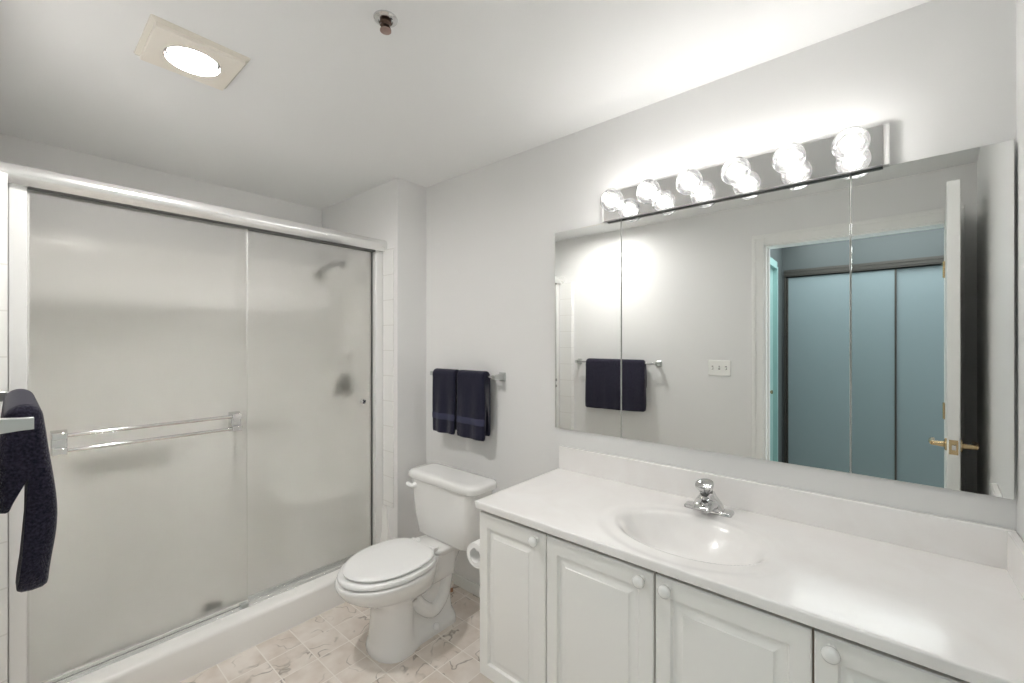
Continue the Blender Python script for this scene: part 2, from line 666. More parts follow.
# closet in the hall: two sliding panels under a dark track
tr = thing('closet_track', 'dark bronze overhead track of the hall closet, seen in the mirror', 'closet track', (-1.26, 0.0, 1.974))
bm = bmesh.new()
box(bm, -1.285, -1.245, -0.62, 0.669, 1.987, 1.995)
box(bm, -1.262, -1.245, -0.62, 0.669, 1.987, 2.0545)
box(bm, -1.2445, -1.238, -0.62, 0.669, 2.008, 2.016)
box(bm, -1.2445, -1.238, -0.62, 0.669, 2.033, 2.041)
obj('track_rail', bm, M_track, tr)
obj('side_jamb', bx(-1.285, -1.245, 0.654, 0.669, 0, 1.987), M_track, tr)
for nm, y0, y1, x, lb in (('closet_door', 0.120, 0.652, -1.262, 'sliding closet panel with blue grey daylight tint painted in, nearer the tinted hall door, seen in the mirror'),
                          ('closet_door', -0.60, 0.135, -1.278, 'sliding closet panel with blue grey daylight tint painted in, partly behind the bathroom door edge, seen in the mirror')):
    t = thing(nm, lb, 'closet door', (x, (y0 + y1) / 2, 0.012), 'sliding closet panels')
    obj('panel', bx(x - 0.006, x, y0 + 0.012, y1 - 0.012, 0.012, 1.985), M_closet, t)
    bm = bmesh.new()
    box(bm, x - 0.008, x + 0.003, y0, y0 + 0.012, 0.012, 1.985)
    box(bm, x - 0.008, x + 0.003, y1 - 0.012, y1, 0.012, 1.985)
    obj('edge_stile', bm, M_track, t)

# ------------------------------------------------------------------ vanity cabinet
VX, VL = 1.143, 1.138          # door faces, left side
vz0, vz1 = 0.165, 0.767
van = thing('vanity_cabinet', 'long white vanity cabinet with raised panel doors under the sink counter', 'cabinet', (1.42, 0.436, 0))
bm = bmesh.new()
for x0, x1, y0, y1, z0, z1 in ((VX + 0.020, D - 0.001, VL - 0.016, VL, vz0 - 0.003, 0.7835), (VX + 0.020, D - 0.001, YR + 0.001, YR + 0.017, vz0 - 0.003, 0.7835),
                               (VX + 0.020, D - 0.001, YR + 0.017, VL - 0.016, vz0 - 0.003, vz0 + 0.013), (D - 0.007, D - 0.001, YR + 0.017, VL - 0.016, vz0 + 0.013, 0.7835),
                               (VX + 0.0206, VX + 0.038, YR + 0.017, VL - 0.016, 0.742, 0.7835), (VX + 0.0206, VX + 0.038, 0.452, 0.487, vz0 + 0.013, 0.742),
                               (VX + 0.0206, VX + 0.038, 0.812, 0.852, vz0 + 0.013, 0.742), (VX + 0.0206, VX + 0.038, 0.093, 0.133, vz0 + 0.013, 0.742)):
    box(bm, x0, x1, y0, y1, z0, z1)
obj('carcass', bm, M_cab, van)
obj('gap_shade', bx(VX + 0.0185, VX + 0.0205, YR + 0.002, VL - 0.004, vz0 + 0.004, 0.782), M_gap_shade, van, label='dark sheet behind the door gaps, standing in for their shade')
obj('toe_kick', bx(VX + 0.09, D - 0.002, YR + 0.002, VL - 0.003, 0.0, vz0 - 0.003), M_cab, van)


def cabinet_door(y0, y1, knob_y, par):
    """raised panel door: stepped rings across the front face"""
    x = VX
    bm = bmesh.new()
    cy, cz = (y0 + y1) / 2, (vz0 + vz1) / 2
    hy, hz = (y1 - y0) / 2, (vz1 - vz0) / 2
    prof = [(0.0, 0.018), (0.0, 0.003), (0.003, 0.0), (0.041, 0.0), (0.0425, 0.003), (0.046, 0.0085), (0.052, 0.0095),
            (0.057, 0.0085), (0.071, 0.0030), (0.0725, 0.0012), (0.0745, 0.0008)]
    rings = []
    for ins, dep in prof:
        iz = ins + (0.010 if ins > 0.03 else 0)
        rings.append([(x + dep, cy + sy * (hy - ins), cz + sz * (hz - iz)) for sy, sz in ((-1, -1), (1, -1), (1, 1), (-1, 1))])
    loft(bm, rings)
    d = obj('door', bm, M_cab, par, smooth=True, angle=25)
    bm = bmesh.new()
    kz = 0.743
    lathe(bm, (x, knob_y, kz), (-1, 0, 0), [(0.010, 0), (0.009, 0.004), (0.0075, 0.010), (0.010, 0.014), (0.0155, 0.019), (0.0172, 0.024),
                                            (0.0165, 0.029), (0.012, 0.0335), (0.006, 0.0355), (0.0, 0.036)], 24)
    obj('knob', bm, M_knob, d, smooth=True)
    return d


cabinet_door(0.8345, VL, 0.868, van)
cabinet_door(0.4715, 0.8295, 0.503, van)
cabinet_door(0.1155, 0.4655, 0.432, van)
cabinet_door(-0.240, 0.1105, 0.080, van)
obj('filler_strip', bx(VX, VX + 0.018, YR + 0.001, -0.244, vz0, vz1), M_cab, van)

# ------------------------------------------------------------------ countertop with integral bowl
CZ = 0.8115
CX0, CX1, CY0, CY1 = 1.1235, D - 0.0005, YR + 0.0005, 1.1435
ct = thing('sink_countertop', 'glossy off-white cultured marble countertop with a moulded oval sink', 'countertop', (1.40, 0.44, 0.783))
BX, BY, BA, BB, BD = 1.358, 0.455, 0.214, 0.150, 0.125     # bowl centre, half length (y), half width (x), depth
NX, NY = 96, 190


def deck(x, y):
    q = math.sqrt(((y - BY) / BA) ** 2 + ((x - BX) / BB) ** 2)
    q2 = math.sqrt(((y - BY) / 0.275) ** 2 + ((x - BX + 0.005) / 0.212) ** 2)
    z = CZ
    z -= 0.0030 * (1 - sstep(0.90, 1.04, q2))            # shallow moulded ring round the bowl
    if q < 1.0:
        z -= BD * (1 - q ** 2.3)
    # eased lip: pull the rim down a little over a narrow band
    z -= 0.004 * math.exp(-((q - 1.0) / 0.035) ** 2)
    return z


bm = bmesh.new()
g = []
xs = [CX0 + (CX1 - CX0) * i / NX for i in range(NX + 1)]
ys = [CY0 + (CY1 - CY0) * j / NY for j in range(NY + 1)]


def edge_round(x, y):
    """eased front and left edges"""
    r = 0.0045
    d = min(x - CX0, CY1 - y)
    return (r - math.sqrt(max(0, r * r - (r - d) ** 2))) if d < r else 0


xs = [CX0, CX0 + 0.0007, CX0 + 0.0018, CX0 + 0.0032] + [CX0 + 0.0046 + (CX1 - CX0 - 0.0046) * i / NX for i in range(NX + 1)]
ys = [CY0 + (CY1 - 0.0046 - CY0) * j / NY for j in range(NY + 1)] + [CY1 - 0.0032, CY1 - 0.0018, CY1 - 0.0007, CY1]
for x in xs:
    g.append([bm.verts.new((x, y, deck(x, y) - edge_round(x, y))) for y in ys])
for i in range(len(xs) - 1):
    for j in range(len(ys) - 1):
        bm.faces.new((g[i][j], g[i + 1][j], g[i + 1][j + 1], g[i][j + 1]))
# skirt and underside rim of the slab
low = 0.784
bl = {}
per = [(i, 0) for i in range(len(xs))] + [(len(xs) - 1, j) for j in range(1, len(ys))] + \
      [(i, len(ys) - 1) for i in range(len(xs) - 2, -1, -1)] + [(0, j) for j in range(len(ys) - 2, 0, -1)]
lowv = [bm.verts.new((xs[i] + (0.003 if i == 0 else 0), ys[j] - (0.003 if j == len(ys) - 1 else 0), low)) for i, j in per]
for k in range(len(per)):
    a, b = per[k], per[(k + 1) % len(per)]
    bm.faces.new((g[a[0]][a[1]], g[b[0]][b[1]], lowv[(k + 1) % len(per)], lowv[k]))
obj('counter_slab', bm, M_counter, ct, smooth=True, angle=60)
BST = 0.9145
obj('backsplash', bx(D - 0.020, D - 0.0005, YR + 0.0005, 1.1435, CZ - 0.002, BST), M_counter, ct, bev=0.004, seg=3)
obj('side_splash', bx(1.135, D - 0.0205, YR + 0.0005, YR + 0.0195, CZ - 0.002, BST), M_counter, ct, bev=0.004, seg=3)
bm = bmesh.new()
lathe(bm, (BX, BY, CZ - BD - 0.005), (0, 0, 1), [(0.024, 0), (0.024, 0.004), (0.019, 0.006), (0.016, 0.005), (0.014, 0.007), (0.0, 0.009)], 28)
obj('drain', bm, M_chrome, ct, smooth=True)

# ------------------------------------------------------------------ faucet
FX, FY = 1.590, 0.457
fz = CZ
fc = thing('faucet', 'chrome single handle faucet standing behind the oval sink', 'faucet', (FX, FY, fz))
bm = bmesh.new()
rings = []
for ins, z in ((0, 0), (0, 0.007), (0.002, 0.010), (0.006, 0.0115)):
    rings.append(rrect(FX, FY, 0.026 - ins, 0.078 - ins, 0.010, fz + z))
loft(bm, rings)
obj('base_plate', bm, M_chrome, fc, smooth=True, angle=50)
bm = bmesh.new()
rings = []
for z, hy, hx, dx in ((0.008, 0.052, 0.025, 0), (0.018, 0.050, 0.027, 0), (0.032, 0.043, 0.028, -0.001), (0.046, 0.033, 0.027, -0.003), (0.058, 0.026, 0.025, -0.006), (0.068, 0.023, 0.0225, -0.009)):
    rings.append(rrect(FX + dx, FY, hx, hy, min(hx, hy) * 0.95, fz + z, 8))
loft(bm, rings)
obj('body', bm, M_chrome, fc, smooth=True, angle=60)
# broad spout with an arched underside
bm = bmesh.new()
rings = []
for dx, wy, zt, zb_ in ((0.000, 0.040, 0.050, 0.014), (-0.030, 0.037, 0.049, 0.020), (-0.055, 0.034, 0.044, 0.023), (-0.078, 0.030, 0.037, 0.021), (-0.088, 0.024, 0.031, 0.020)):
    rr = []
    for k in range(9):
        a = PI * k / 8
        rr.append((FX + dx, FY + wy * math.cos(a), fz + zb_ + 0.004 + (zt - zb_ - 0.004) * math.sin(a) ** 0.7))
    for k in range(9):
        a = PI - PI * k / 8
        rr.append((FX + dx, FY + wy * 0.93 * math.cos(a), fz + zb_ + 0.006 * math.sin(a)))
    rings.append(rr)
loft(bm, rings)
obj('spout', bm, M_chrome, fc, smooth=True, angle=50)
TILT = (-0.40, 0.10, 1)
bm = bmesh.new()
lathe(bm, (FX - 0.012, FY + 0.003, fz + 0.062), TILT, [(0.021, 0), (0.021, 0.012)], 28)
obj('collar', bm, M_dark, fc, smooth=True, label='dark collar ring under the handle')
bm = bmesh.new()
lathe(bm, (FX - 0.0165, FY + 0.0045, fz + 0.0735), TILT, [(0.021, 0), (0.0235, 0.003), (0.026, 0.010), (0.030, 0.019), (0.031, 0.023), (0.0295, 0.027), (0.021, 0.0305), (0.0, 0.032)], 36)
box(bm, FX - 0.066, FX - 0.036, FY - 0.003, FY + 0.013, fz + 0.083, fz + 0.091)
obj('handle', bm, M_chrome, fc, smooth=True, angle=45)

# ------------------------------------------------------------------ mirrored cabinet
MX = 1.680
MZ0, MZ1 = 0.9953, 1.9150
mc = thing('mirrored_medicine_cabinet', 'wide wall cabinet with three frameless mirror doors above the counter', 'mirror cabinet', (D, 0.44, MZ0))
obj('cabinet_box', bx(MX + 0.0065, D - 0.0005, -0.2550, 1.165, MZ0 + 0.004, MZ1 - 0.004), M_trim, mc)


def mirror_door(y0, y1, tilt, hinge_y):
    bm = bx(MX, MX + 0.006, y0, y1, MZ0, MZ1)
    o = obj('mirror_door', bm, M_mirror, mc, origin=(MX, hinge_y, MZ0), bev=0.0012, seg=1)
    o.data.materials.append(M_mirror_edge)
    for p in o.data.polygons:
        if abs(p.normal.x) < 0.9:
            p.material_index = 1
    o.rotation_euler = (0, 0, tilt)
    return o


mirror_door(0.8330, 1.1695, 0.0, 1.1695)
mirror_door(0.0720, 0.8290, 0.0, 0.44)
mirror_door(-0.2590, 0.0690, math.radians(-2.1), 0.0705)

# ------------------------------------------------------------------ vanity light bar
LZ0, LZ1 = 1.9155, 2.032
vl = thing('vanity_light', 'long chrome light bar with six clear globe bulbs above the mirror', 'light fixture', (D, 0.445, LZ0))
LX = 1.660
bm = bmesh.new()
box(bm, LX, D - 0.0005, -0.004, 0.901, LZ0, LZ1)
obj('backplate', bm, M_plate, vl)
obj('bottom_lip', bx(LX - 0.002, 1.6665, -0.004, 0.901, LZ0 - 0.003, LZ0 - 0.0001), M_lip, vl, label='dark lower lip')
obj('end_cap', bx(LX + 0.004, D - 0.0005, -0.019, -0.0042, LZ0, LZ1), M_cap, vl)
obj('end_cap', bx(LX + 0.004, D - 0.0005, 0.9012, 0.914, LZ0, LZ1), M_cap, vl)
for k in range(6):
    y, z = 0.0667 + 0.1515 * k, 1.9705
    bm = bmesh.new()
    lathe(bm, (LX, y, z), (-1, 0, 0), [(0.021, 0), (0.021, 0.003), (0.0165, 0.004), (0.0165, 0.026), (0.014, 0.030)], 24)
    obj('socket', bm, M_bchrome, vl, smooth=True)
    bm = bmesh.new()
    R = 0.0455
    cxr = 0.076
    a0 = math.asin(0.020 / R)
    prof = [(0.0135, 0.026), (0.016, 0.032)]
    prof += [(R * math.sin((PI - a0) * (1 - i / 20)), cxr + R * math.cos((PI - a0) * (1 - i / 20))) for i in range(21)]
    lathe(bm, (LX, y, z), (-1, 0, 0), prof, 32)
    b = obj('bulb', bm, M_bulb, vl, smooth=True, angle=80)
    bm = bmesh.new()
    ball(bm, (LX - cxr, y, z), 0.023, 20)
    obj('glow', bm, M_glow, b, smooth=True, angle=80)

# ------------------------------------------------------------------ ceiling fixtures
M_ring = mat('lens_ring_shade', (0.42, 0.41, 0.39), 0.35, 0.3)  # grey stands in for shade on the lens recess wall
fl = thing('ceiling_fan_light', 'square beige ceiling fan light with a round glowing lens', 'ceiling light', (0.405, 1.757, HC))
bm = bmesh.new()
rings = [rrect(0.405, 1.757, h, h, 0.006, HC - d, 3) for h, d in ((0.133, 0.0), (0.131, 0.004), (0.118, 0.010))]
loft(bm, rings, True, True)
obj('acrylic_lip', bm, M_fan_lip, fl)
bm = bmesh.new()
n = 48
rings = []
for h, d in ((0.119, 0.006), (0.119, 0.019), (0.117, 0.021)):
    rr = []
    for k in range(n):
        a = 2 * PI * k / n
        s = h / max(abs(math.cos(a)), abs(math.sin(a)))
        rr.append((0.405 + s * math.cos(a), 1.757 + s * math.sin(a), HC - d))
    rings.append(rr)
for r, d in ((0.080, 0.021), (0.078, 0.018), (0.078, 0.006)):
    rings.append([(0.405 + r * math.cos(2 * PI * k / n), 1.757 + r * math.sin(2 * PI * k / n), HC - d) for k in range(n)])
loft(bm, rings, False, False)
obj('grille_plate', bm, M_fan, fl)
bm = bmesh.new()
lathe(bm, (0.405, 1.757, HC - 0.010), (0, 0, -1), [(0.0775, 0), (0.0775, 0.010), (0.075, 0.012), (0.0745, 0.010), (0.0735, -0.002)], 48)
obj('lens_ring', bm, M_ring, fl, smooth=True)
bm = bmesh.new()
lathe(bm, (0.405, 1.757, HC - 0.007), (0, 0, -1), [(0.069, 0), (0.069, 0.002), (0.062, 0.006), (0.040, 0.009), (0.0, 0.010)], 40)
obj('lens', bm, M_lens, fl, smooth=True)

sp = thing('fire_sprinkler', 'small chrome pendent fire sprinkler on the ceiling', 'sprinkler', (0.731, 1.120, HC))
bm = bmesh.new()
lathe(bm, (0.731, 1.120, HC), (0, 0, -1), [(0.035, 0), (0.034, 0.003), (0.027, 0.007), (0.022, 0.008), (0.021, 0.003), (0.0, 0.002)], 36)
obj('escutcheon', bm, M_chrome, sp, smooth=True)
M_spr = mat('sprinkler_bronze', (0.16, 0.11, 0.09), 0.3, 0.9)
bm = bmesh.new()
lathe(bm, (0.731, 1.120, HC - 0.003), (0, 0, -1), [(0.017, 0), (0.017, 0.011), (0.012, 0.014), (0.012, 0.020)], 20)
tube(bm, [(0.719, 1.120, HC - 0.020), (0.715, 1.120, HC - 0.026), (0.728, 1.120, HC - 0.034)], 0.004, 8)
tube(bm, [(0.743, 1.120, HC - 0.020), (0.747, 1.120, HC - 0.026), (0.734, 1.120, HC - 0.034)], 0.004, 8)
rod(bm, (0.731, 1.120, HC - 0.020), (0.731, 1.120, HC - 0.033), 0.0026, 8)
obj('sprinkler_body', bm, M_spr, sp, smooth=True)
bm = bmesh.new()
lathe(bm, (0.731, 1.120, HC - 0.032), (0, 0, -1), [(0.006, 0), (0.0165, 0.002), (0.0165, 0.005), (0.005, 0.007), (0.0, 0.008)], 20)
obj('deflector', bm, mat('deflector_copper', (0.42, 0.30, 0.27), 0.3, 0.9), sp, smooth=True)

# ------------------------------------------------------------------ toilet
TY = 1.716
to = thing('toilet', 'white elongated two piece toilet with its lid closed', 'toilet', (1.28, TY, 0))


def ring_from(fn, xf, xb, z, n=22):
    """closed outline symmetrical about y = TY; fn(s) gives the half width at s in 0..1 from front to back"""
    r, l = [], []
    for i in range(n + 1):
        s = 0.5 - 0.5 * math.cos(PI * i / n)
        x = xf + (xb - xf) * s
        h = fn(s, x)
        r.append((x, TY - h, z))
        l.append((x, TY + h, z))
    return r + l[-1:0:-1]


def egg(hw, back=0.0):
    """egg-shaped half width: widest a little behind the middle"""
    def f(s, x):
        k = 0.56
        if s < k:
            return hw * math.sqrt(max(0.0, 1 - ((k - s) / k) ** 2))
        t = (s - k) / (1 - k)
        return hw * ((1 - back) * math.sqrt(max(0.0, 1 - t ** 2.4)) + back)
    return f


def column(hw_f, hw_b, x_step, keep=0.0):
    def f(s, x):
        front = math.sqrt(max(0.0, 1 - max(0, (0.085 - (x - f.xf)) / 0.085) ** 2))
        h = hw_f + (hw_b - hw_f) * sstep(x_step - 0.012, x_step + 0.03, x)
        back = math.sqrt(max(0.0, 1 - max(0, (0.05 - (f.xb - x)) / 0.05) ** 2))
        return h * front * back
    return f


def col_ring(z, xf, xb, hf, hb, xs=1.20):
    f = column(hf, hb, xs)
    f.xf, f.xb = xf, xb
    return ring_from(f, xf, xb, z)


def mixring(a, b, t):
    return [tuple(p[i] * (1 - t) + q[i] * t for i in range(3)) for p, q in zip(a, b)]


ft = [col_ring(0.0, 1.048, 1.495, 0.121, 0.100), col_ring(0.012, 1.046, 1.495, 0.122, 0.101), col_ring(0.030, 1.048, 1.493, 0.120, 0.098),
      col_ring(0.044, 1.053, 1.490, 0.116, 0.086), col_ring(0.058, 1.056, 1.488, 0.113, 0.068), col_ring(0.12, 1.062, 1.485, 0.110, 0.062),
      col_ring(0.18, 1.066, 1.49, 0.110, 0.060), col_ring(0.222, 1.058, 1.49, 0.113, 0.064)]
bowl_lv = [(0.248, 1.020, 1.48, 0.128, 0.50), (0.275, 0.965, 1.48, 0.152, 0.50), (0.305, 0.925, 1.485, 0.172, 0.5), (0.335, 0.903, 1.49, 0.184, 0.50),
           (0.350, 0.896, 1.49, 0.188, 0.5), (0.361, 0.895, 1.49, 0.189, 0.5), (0.367, 0.899, 1.485, 0.185, 0.5)]


def bowl_fn(hw):
    def f(s, x):
        e_x = (x - f.xf) / (1.36 - f.xf)
        k = 0.56
        if e_x < k:
            h = hw * math.sqrt(max(0.0, 1 - ((k - e_x) / k) ** 2))
        else:
            t = min(1, (e_x - k) / (1 - k))
            h = hw * math.sqrt(max(0.0, 1 - t ** 2.4))
        deckh = 0.095 * sstep(1.20, 1.30, x)
        back = math.sqrt(max(0.0, 1 - max(0, (0.03 - (f.xb - x)) / 0.03) ** 2))
        return max(h, deckh * back) if x < f.xb - 1e-6 else 0.0
    return f


bw = []
for z, xf, xb, hw, b in bowl_lv:
    f = bowl_fn(hw)
    f.xf, f.xb = xf, xb
    bw.append(ring_from(f, xf, xb, z))
bm = bmesh.new()
rings = ft + [mixring(ft[-1], bw[0], 0.5)] + bw
loft(bm, rings)
# trapway bulge running back along each side of the pedestal
for sgn in (-1, 1):
    pts = smooth_path([(1.225, TY + sgn * 0.060, 0.215), (1.27, TY + sgn * 0.066, 0.150), (1.335, TY + sgn * 0.068, 0.105), (1.40, TY + sgn * 0.062, 0.145),
                       (1.43, TY + sgn * 0.058, 0.24), (1.44, TY + sgn * 0.055, 0.31)], 6)
    tube(bm, pts, 0.033, 14)
# deck block that carries the tank
loft(bm, [rrect(1.46, TY, 0.05, 0.050, 0.03, 0.24), rrect(1.455, TY, 0.062, 0.062, 0.035, 0.29), rrect(1.448, TY, 0.078, 0.080, 0.04, 0.33), rrect(1.440, TY, 0.094, 0.098, 0.04, 0.362),
          rrect(1.436, TY, 0.100, 0.106, 0.04, 0.380), rrect(1.436, TY, 0.099, 0.105, 0.04, 0.388), rrect(1.436, TY, 0.093, 0.099, 0.036, 0.392)])
obj('bowl', bm, M_china, to, smooth=True, angle=55)


def oval(hw, xf, xb, z):
    return ring_from(egg(hw, 0.42), xf, xb, z, 26)


bm = bmesh.new()
loft(bm, [oval(0.178, 0.914, 1.325, 0.3725), oval(0.1835, 0.908, 1.328, 0.3755), oval(0.1840, 0.907, 1.328, 0.384), oval(0.181, 0.911, 1.326, 0.390), oval(0.170, 0.924, 1.320, 0.3920)])
obj('seat', bm, M_seat, to, smooth=True, angle=50)
bm = bmesh.new()
loft(bm, [oval(0.160, 0.936, 1.318, 0.3970), oval(0.166, 0.930, 1.322, 0.4000), oval(0.168, 0.928, 1.323, 0.4055), oval(0.165, 0.932, 1.321, 0.4105), oval(0.152, 0.946, 1.310, 0.4140), oval(0.09, 1.02, 1.25, 0.4170), oval(0.03, 1.10, 1.18, 0.4180)])
obj('seat_lid', bm, M_seat, to, smooth=True, angle=50)
for sgn in (-1, 1):
    bm = bmesh.new()
    rod(bm, (1.336, TY + sgn * 0.048, 0.400), (1.336, TY + sgn * 0.088, 0.400), 0.009, 14)
    lathe(bm, (1.352, TY + sgn * 0.070, 0.390), (0, 0, 1), [(0.015, 0), (0.015, 0.008), (0.011, 0.013), (0.0, 0.014)], 18)
    obj('hinge', bm, M_seat, to, smooth=True)
for sgn in (-1, 1):
    bm = bmesh.new()
    lathe(bm, (1.335, TY + sgn * 0.098, 0.030), (0, 0, 1), [(0.017, 0), (0.0165, 0.010), (0.012, 0.019), (0.005, 0.023), (0.0, 0.0235)], 20)
    obj('bolt_cap', bm, M_seat, to, smooth=True)
TK = 1.683
bm = bmesh.new()
loft(bm, [rrect(1.488, TK, 0.072, 0.182, 0.035, 0.396), rrect(1.488, TK, 0.078, 0.196, 0.04, 0.405), rrect(1.486, TK, 0.085, 0.218, 0.045, 0.50), rrect(1.485, TK, 0.090, 0.232, 0.05, 0.60), rrect(1.485, TK, 0.092, 0.236, 0.05, 0.679)])
obj('tank', bm, M_china, to, smooth=True, angle=50)
bm = bmesh.new()
loft(bm, [rrect(1.484, TK, 0.096, 0.253, 0.052, 0.680, 8), rrect(1.484, TK, 0.101, 0.259, 0.056, 0.684, 8), rrect(1.484, TK, 0.102, 0.260, 0.056, 0.703, 8), rrect(1.484, TK, 0.099, 0.257, 0.054, 0.713, 8),
          rrect(1.484, TK, 0.090, 0.243, 0.048, 0.7195, 8), rrect(1.484, TK, 0.06, 0.21, 0.03, 0.7215, 8)])
obj('tank_lid', bm, M_china, to, smooth=True, angle=50)
bm = bmesh.new()
lathe(bm, (1.395, TK + 0.180, 0.648), (-1, 0, 0), [(0.016, 0), (0.016, 0.006), (0.012, 0.012), (0.010, 0.018)], 18)
tube(bm, smooth_path([(1.381, TK + 0.176, 0.645), (1.373, TK + 0.190, 0.649), (1.368, TK + 0.216, 0.658)], 5), [0.010] * 4 + [0.011] * 4 + [0.012, 0.011, 0.006], 12)
obj('flush_lever', bm, M_seat, to, smooth=True)

# water supply behind the toilet
ws = thing('water_supply_line', 'small copper water stub with its hose on the floor behind the toilet', 'water supply', (1.62, 1.835, 0))
bm = bmesh.new()
rod(bm, (1.62, 1.835, 0), (1.62, 1.835, 0.034), 0.011, 16)
obj('stub_pipe', bm, M_copper, ws, smooth=True)
bm = bmesh.new()
lathe(bm, (1.62, 1.835, 0.026), (0, 0, 1), [(0.014, 0), (0.014, 0.028), (0.008, 0.032)], 16)
rod(bm, (1.62, 1.835, 0.042), (1.59, 1.815, 0.042), 0.009, 12)
obj('stop_valve', bm, mat('valve_white', (0.8, 0.76, 0.7), 0.3), ws, smooth=True)
bm = bmesh.new()
tube(bm, smooth_path([(1.62, 1.835, 0.055), (1.625, 1.84, 0.15), (1.60, 1.82, 0.27), (1.555, 1.79, 0.36), (1.545, 1.785, 0.394)], 6), 0.006, 10)
obj('hose', bm, M_bchrome, ws, smooth=True)

# toilet paper on the vanity's left side
tp = thing('toilet_paper_roll', 'white toilet paper roll on the vanity side beside the toilet', 'toilet paper', (1.21, 1.197, 0.570))
bm = bmesh.new()
n = 36
c = Vector((0, 1.197, 0.570))


def tpr(r, x):
    return [(x, c.y + r * math.cos(2 * PI * k / n), c.z + r * math.sin(2 * PI * k / n)) for k in range(n)]


rings = [tpr(0.045, 1.180), tpr(0.0465, 1.179), tpr(0.0475, 1.181), tpr(0.0475, 1.279), tpr(0.0465, 1.281), tpr(0.028, 1.281), tpr(0.028, 1.179)]
rr = loft(bm, rings, False, False)
for i in range(n):
    j = (i + 1) % n
    bm.faces.new((rr[-1][i], rr[-1][j], rr[0][j], rr[0][i]))
obj('roll', bm, M_paper, tp, smooth=True, angle=35)
th = thing('toilet_paper_holder', 'white toilet paper holder arm screwed to the vanity side', 'paper holder', (1.275, VL, 0.570))
bm = bmesh.new()
loft(bm, [[(1.292 + a, VL + 0.0005, 0.570 + b) for a, b in ((-0.012, -0.03), (0.012, -0.03), (0.012, 0.03), (-0.012, 0.03))],
          [(1.292 + a, VL + 0.008, 0.570 + b) for a, b in ((-0.010, -0.027), (0.010, -0.027), (0.010, 0.027), (-0.010, 0.027))]])
obj('mount', bm, M_seat, th, bev=0.002)
bm = bmesh.new()
tube(bm, smooth_path([(1.292, VL + 0.006, 0.570), (1.292, VL + 0.048, 0.560), (1.286, VL + 0.058, 0.5905), (1.22, VL + 0.059, 0.5905), (1.188, VL + 0.059, 0.5905)], 5), 0.007, 12)
obj('arm', bm, M_seat, th, smooth=True)

# ------------------------------------------------------------------ towel bars and towels


def towel_bar(name, label, x_wall, x_bar, y0, y1, z, out, group=None):
    t = thing(name, label, 'towel bar', (x_wall, (y0 + y1) / 2, z), group)
    bm = bmesh.new()
    rod(bm, (x_bar, y0, z), (x_bar, y1, z), 0.0075, 16)
    obj('bar', bm, M_chrome, t, smooth=True)
    for y in (y0, y1):
        bm = bmesh.new()
        xw = x_wall + out * 0.0006

        def sq(x, h, d=0.010):
            return [(x, y - d, z - h), (x, y + d, z - h), (x, y + d, z + h), (x, y - d, z + h)]
        loft(bm, [sq(xw, 0.023, 0.022), sq(xw + out * 0.004, 0.023, 0.022), sq(xw + out * 0.010, 0.016, 0.012), sq(x_bar - out * 0.008, 0.0125, 0.011), sq(x_bar + out * 0.012, 0.0120, 0.011)])
        obj('post', bm, M_bchrome, t, bev=0.0012)
    return t


def drape(name, label, cat, xb, y0, y1, zb, out, front, back, thick, seed, m, r=0.011, flare=0.0, wav=0.006, group=None, shape=None, fat=0.0):
    """a folded towel over a bar: closed thick sheet; out = side the front flap hangs on (+1/-1 in x)"""
    path = []       # (offset x from the bar in the direction out, z, arc fraction)
    nb, na, nf = 12, 10, 26
    rr = r + thick / 2
    for i in range(nb):
        path.append((-rr, zb - back * (1 - i / nb), -1 + i / nb))
    for i in range(na + 1):
        a = PI - PI * i / na
        path.append((rr * math.cos(a), zb + rr * math.sin(a), 0))
    for i in range(1, nf + 1):
        path.append((rr, zb - front * i / nf, i / nf))
    NYd = 26
    rows, norms = [], []
    for j in range(NYd + 1):
        v = j / NYd
        nrow = []
        y = y0 + (y1 - y0) * v
        row_o, row_i = [], []
        for k, (ox, z, s) in enumerate(path):
            p, q = path[max(0, k - 1)], path[min(len(path) - 1, k + 1)]
            tx, tz = q[0] - p[0], q[1] - p[1]
            ln = math.hypot(tx, tz)
            nx, nz = -tz / ln, tx / ln          # outward normal of the sheet
            wv = wav * abs(s) * (noise.noise((y * 14 + seed, z * 2.5, seed * 1.7)) + 0.6 * math.sin(y * 62 + seed))
            ex = ox + (wv if s > 0 else 0.3 * wv) + (flare * s * s if s > 0 else 0)
            yy, zz = y + (0.006 * noise.noise((y * 5, z * 4, seed)) if s != 0 else 0), z + 0.006 * abs(s) * noise.noise((y * 6, seed, s))
            if shape:
                ex, yy, zz = shape(ex, yy, zz, s, v)
            e = 1.0
            if j in (0, NYd):
                e = 0.55
            if fat and s > 0:
                e *= 1 + fat * sstep(0.15, 0.7, s) * (1 - v) ** 1.5
            row_o.append((xb + out * (ex - nx * thick / 2 * e), yy, zz - nz * thick / 2 * e))
            nrow.append((out * nx, 0, nz))
            row_i.append((xb + out * (ex + nx * thick / 2 * e), yy, zz + nz * thick / 2 * e))
        rows.append(row_o + row_i[::-1])
        norms.append((row_i, nrow))
    bm = bmesh.new()
    loft(bm, rows)
    t = thing(name, label, cat, (xb, (y0 + y1) / 2, zb), group)
    o = obj('cloth', bm, m, t, smooth=True, angle=75)
    sb = o.modifiers.new('subsurf', 'SUBSURF')
    sb.levels = sb.render_levels = 1
    return t, rows, norms, path


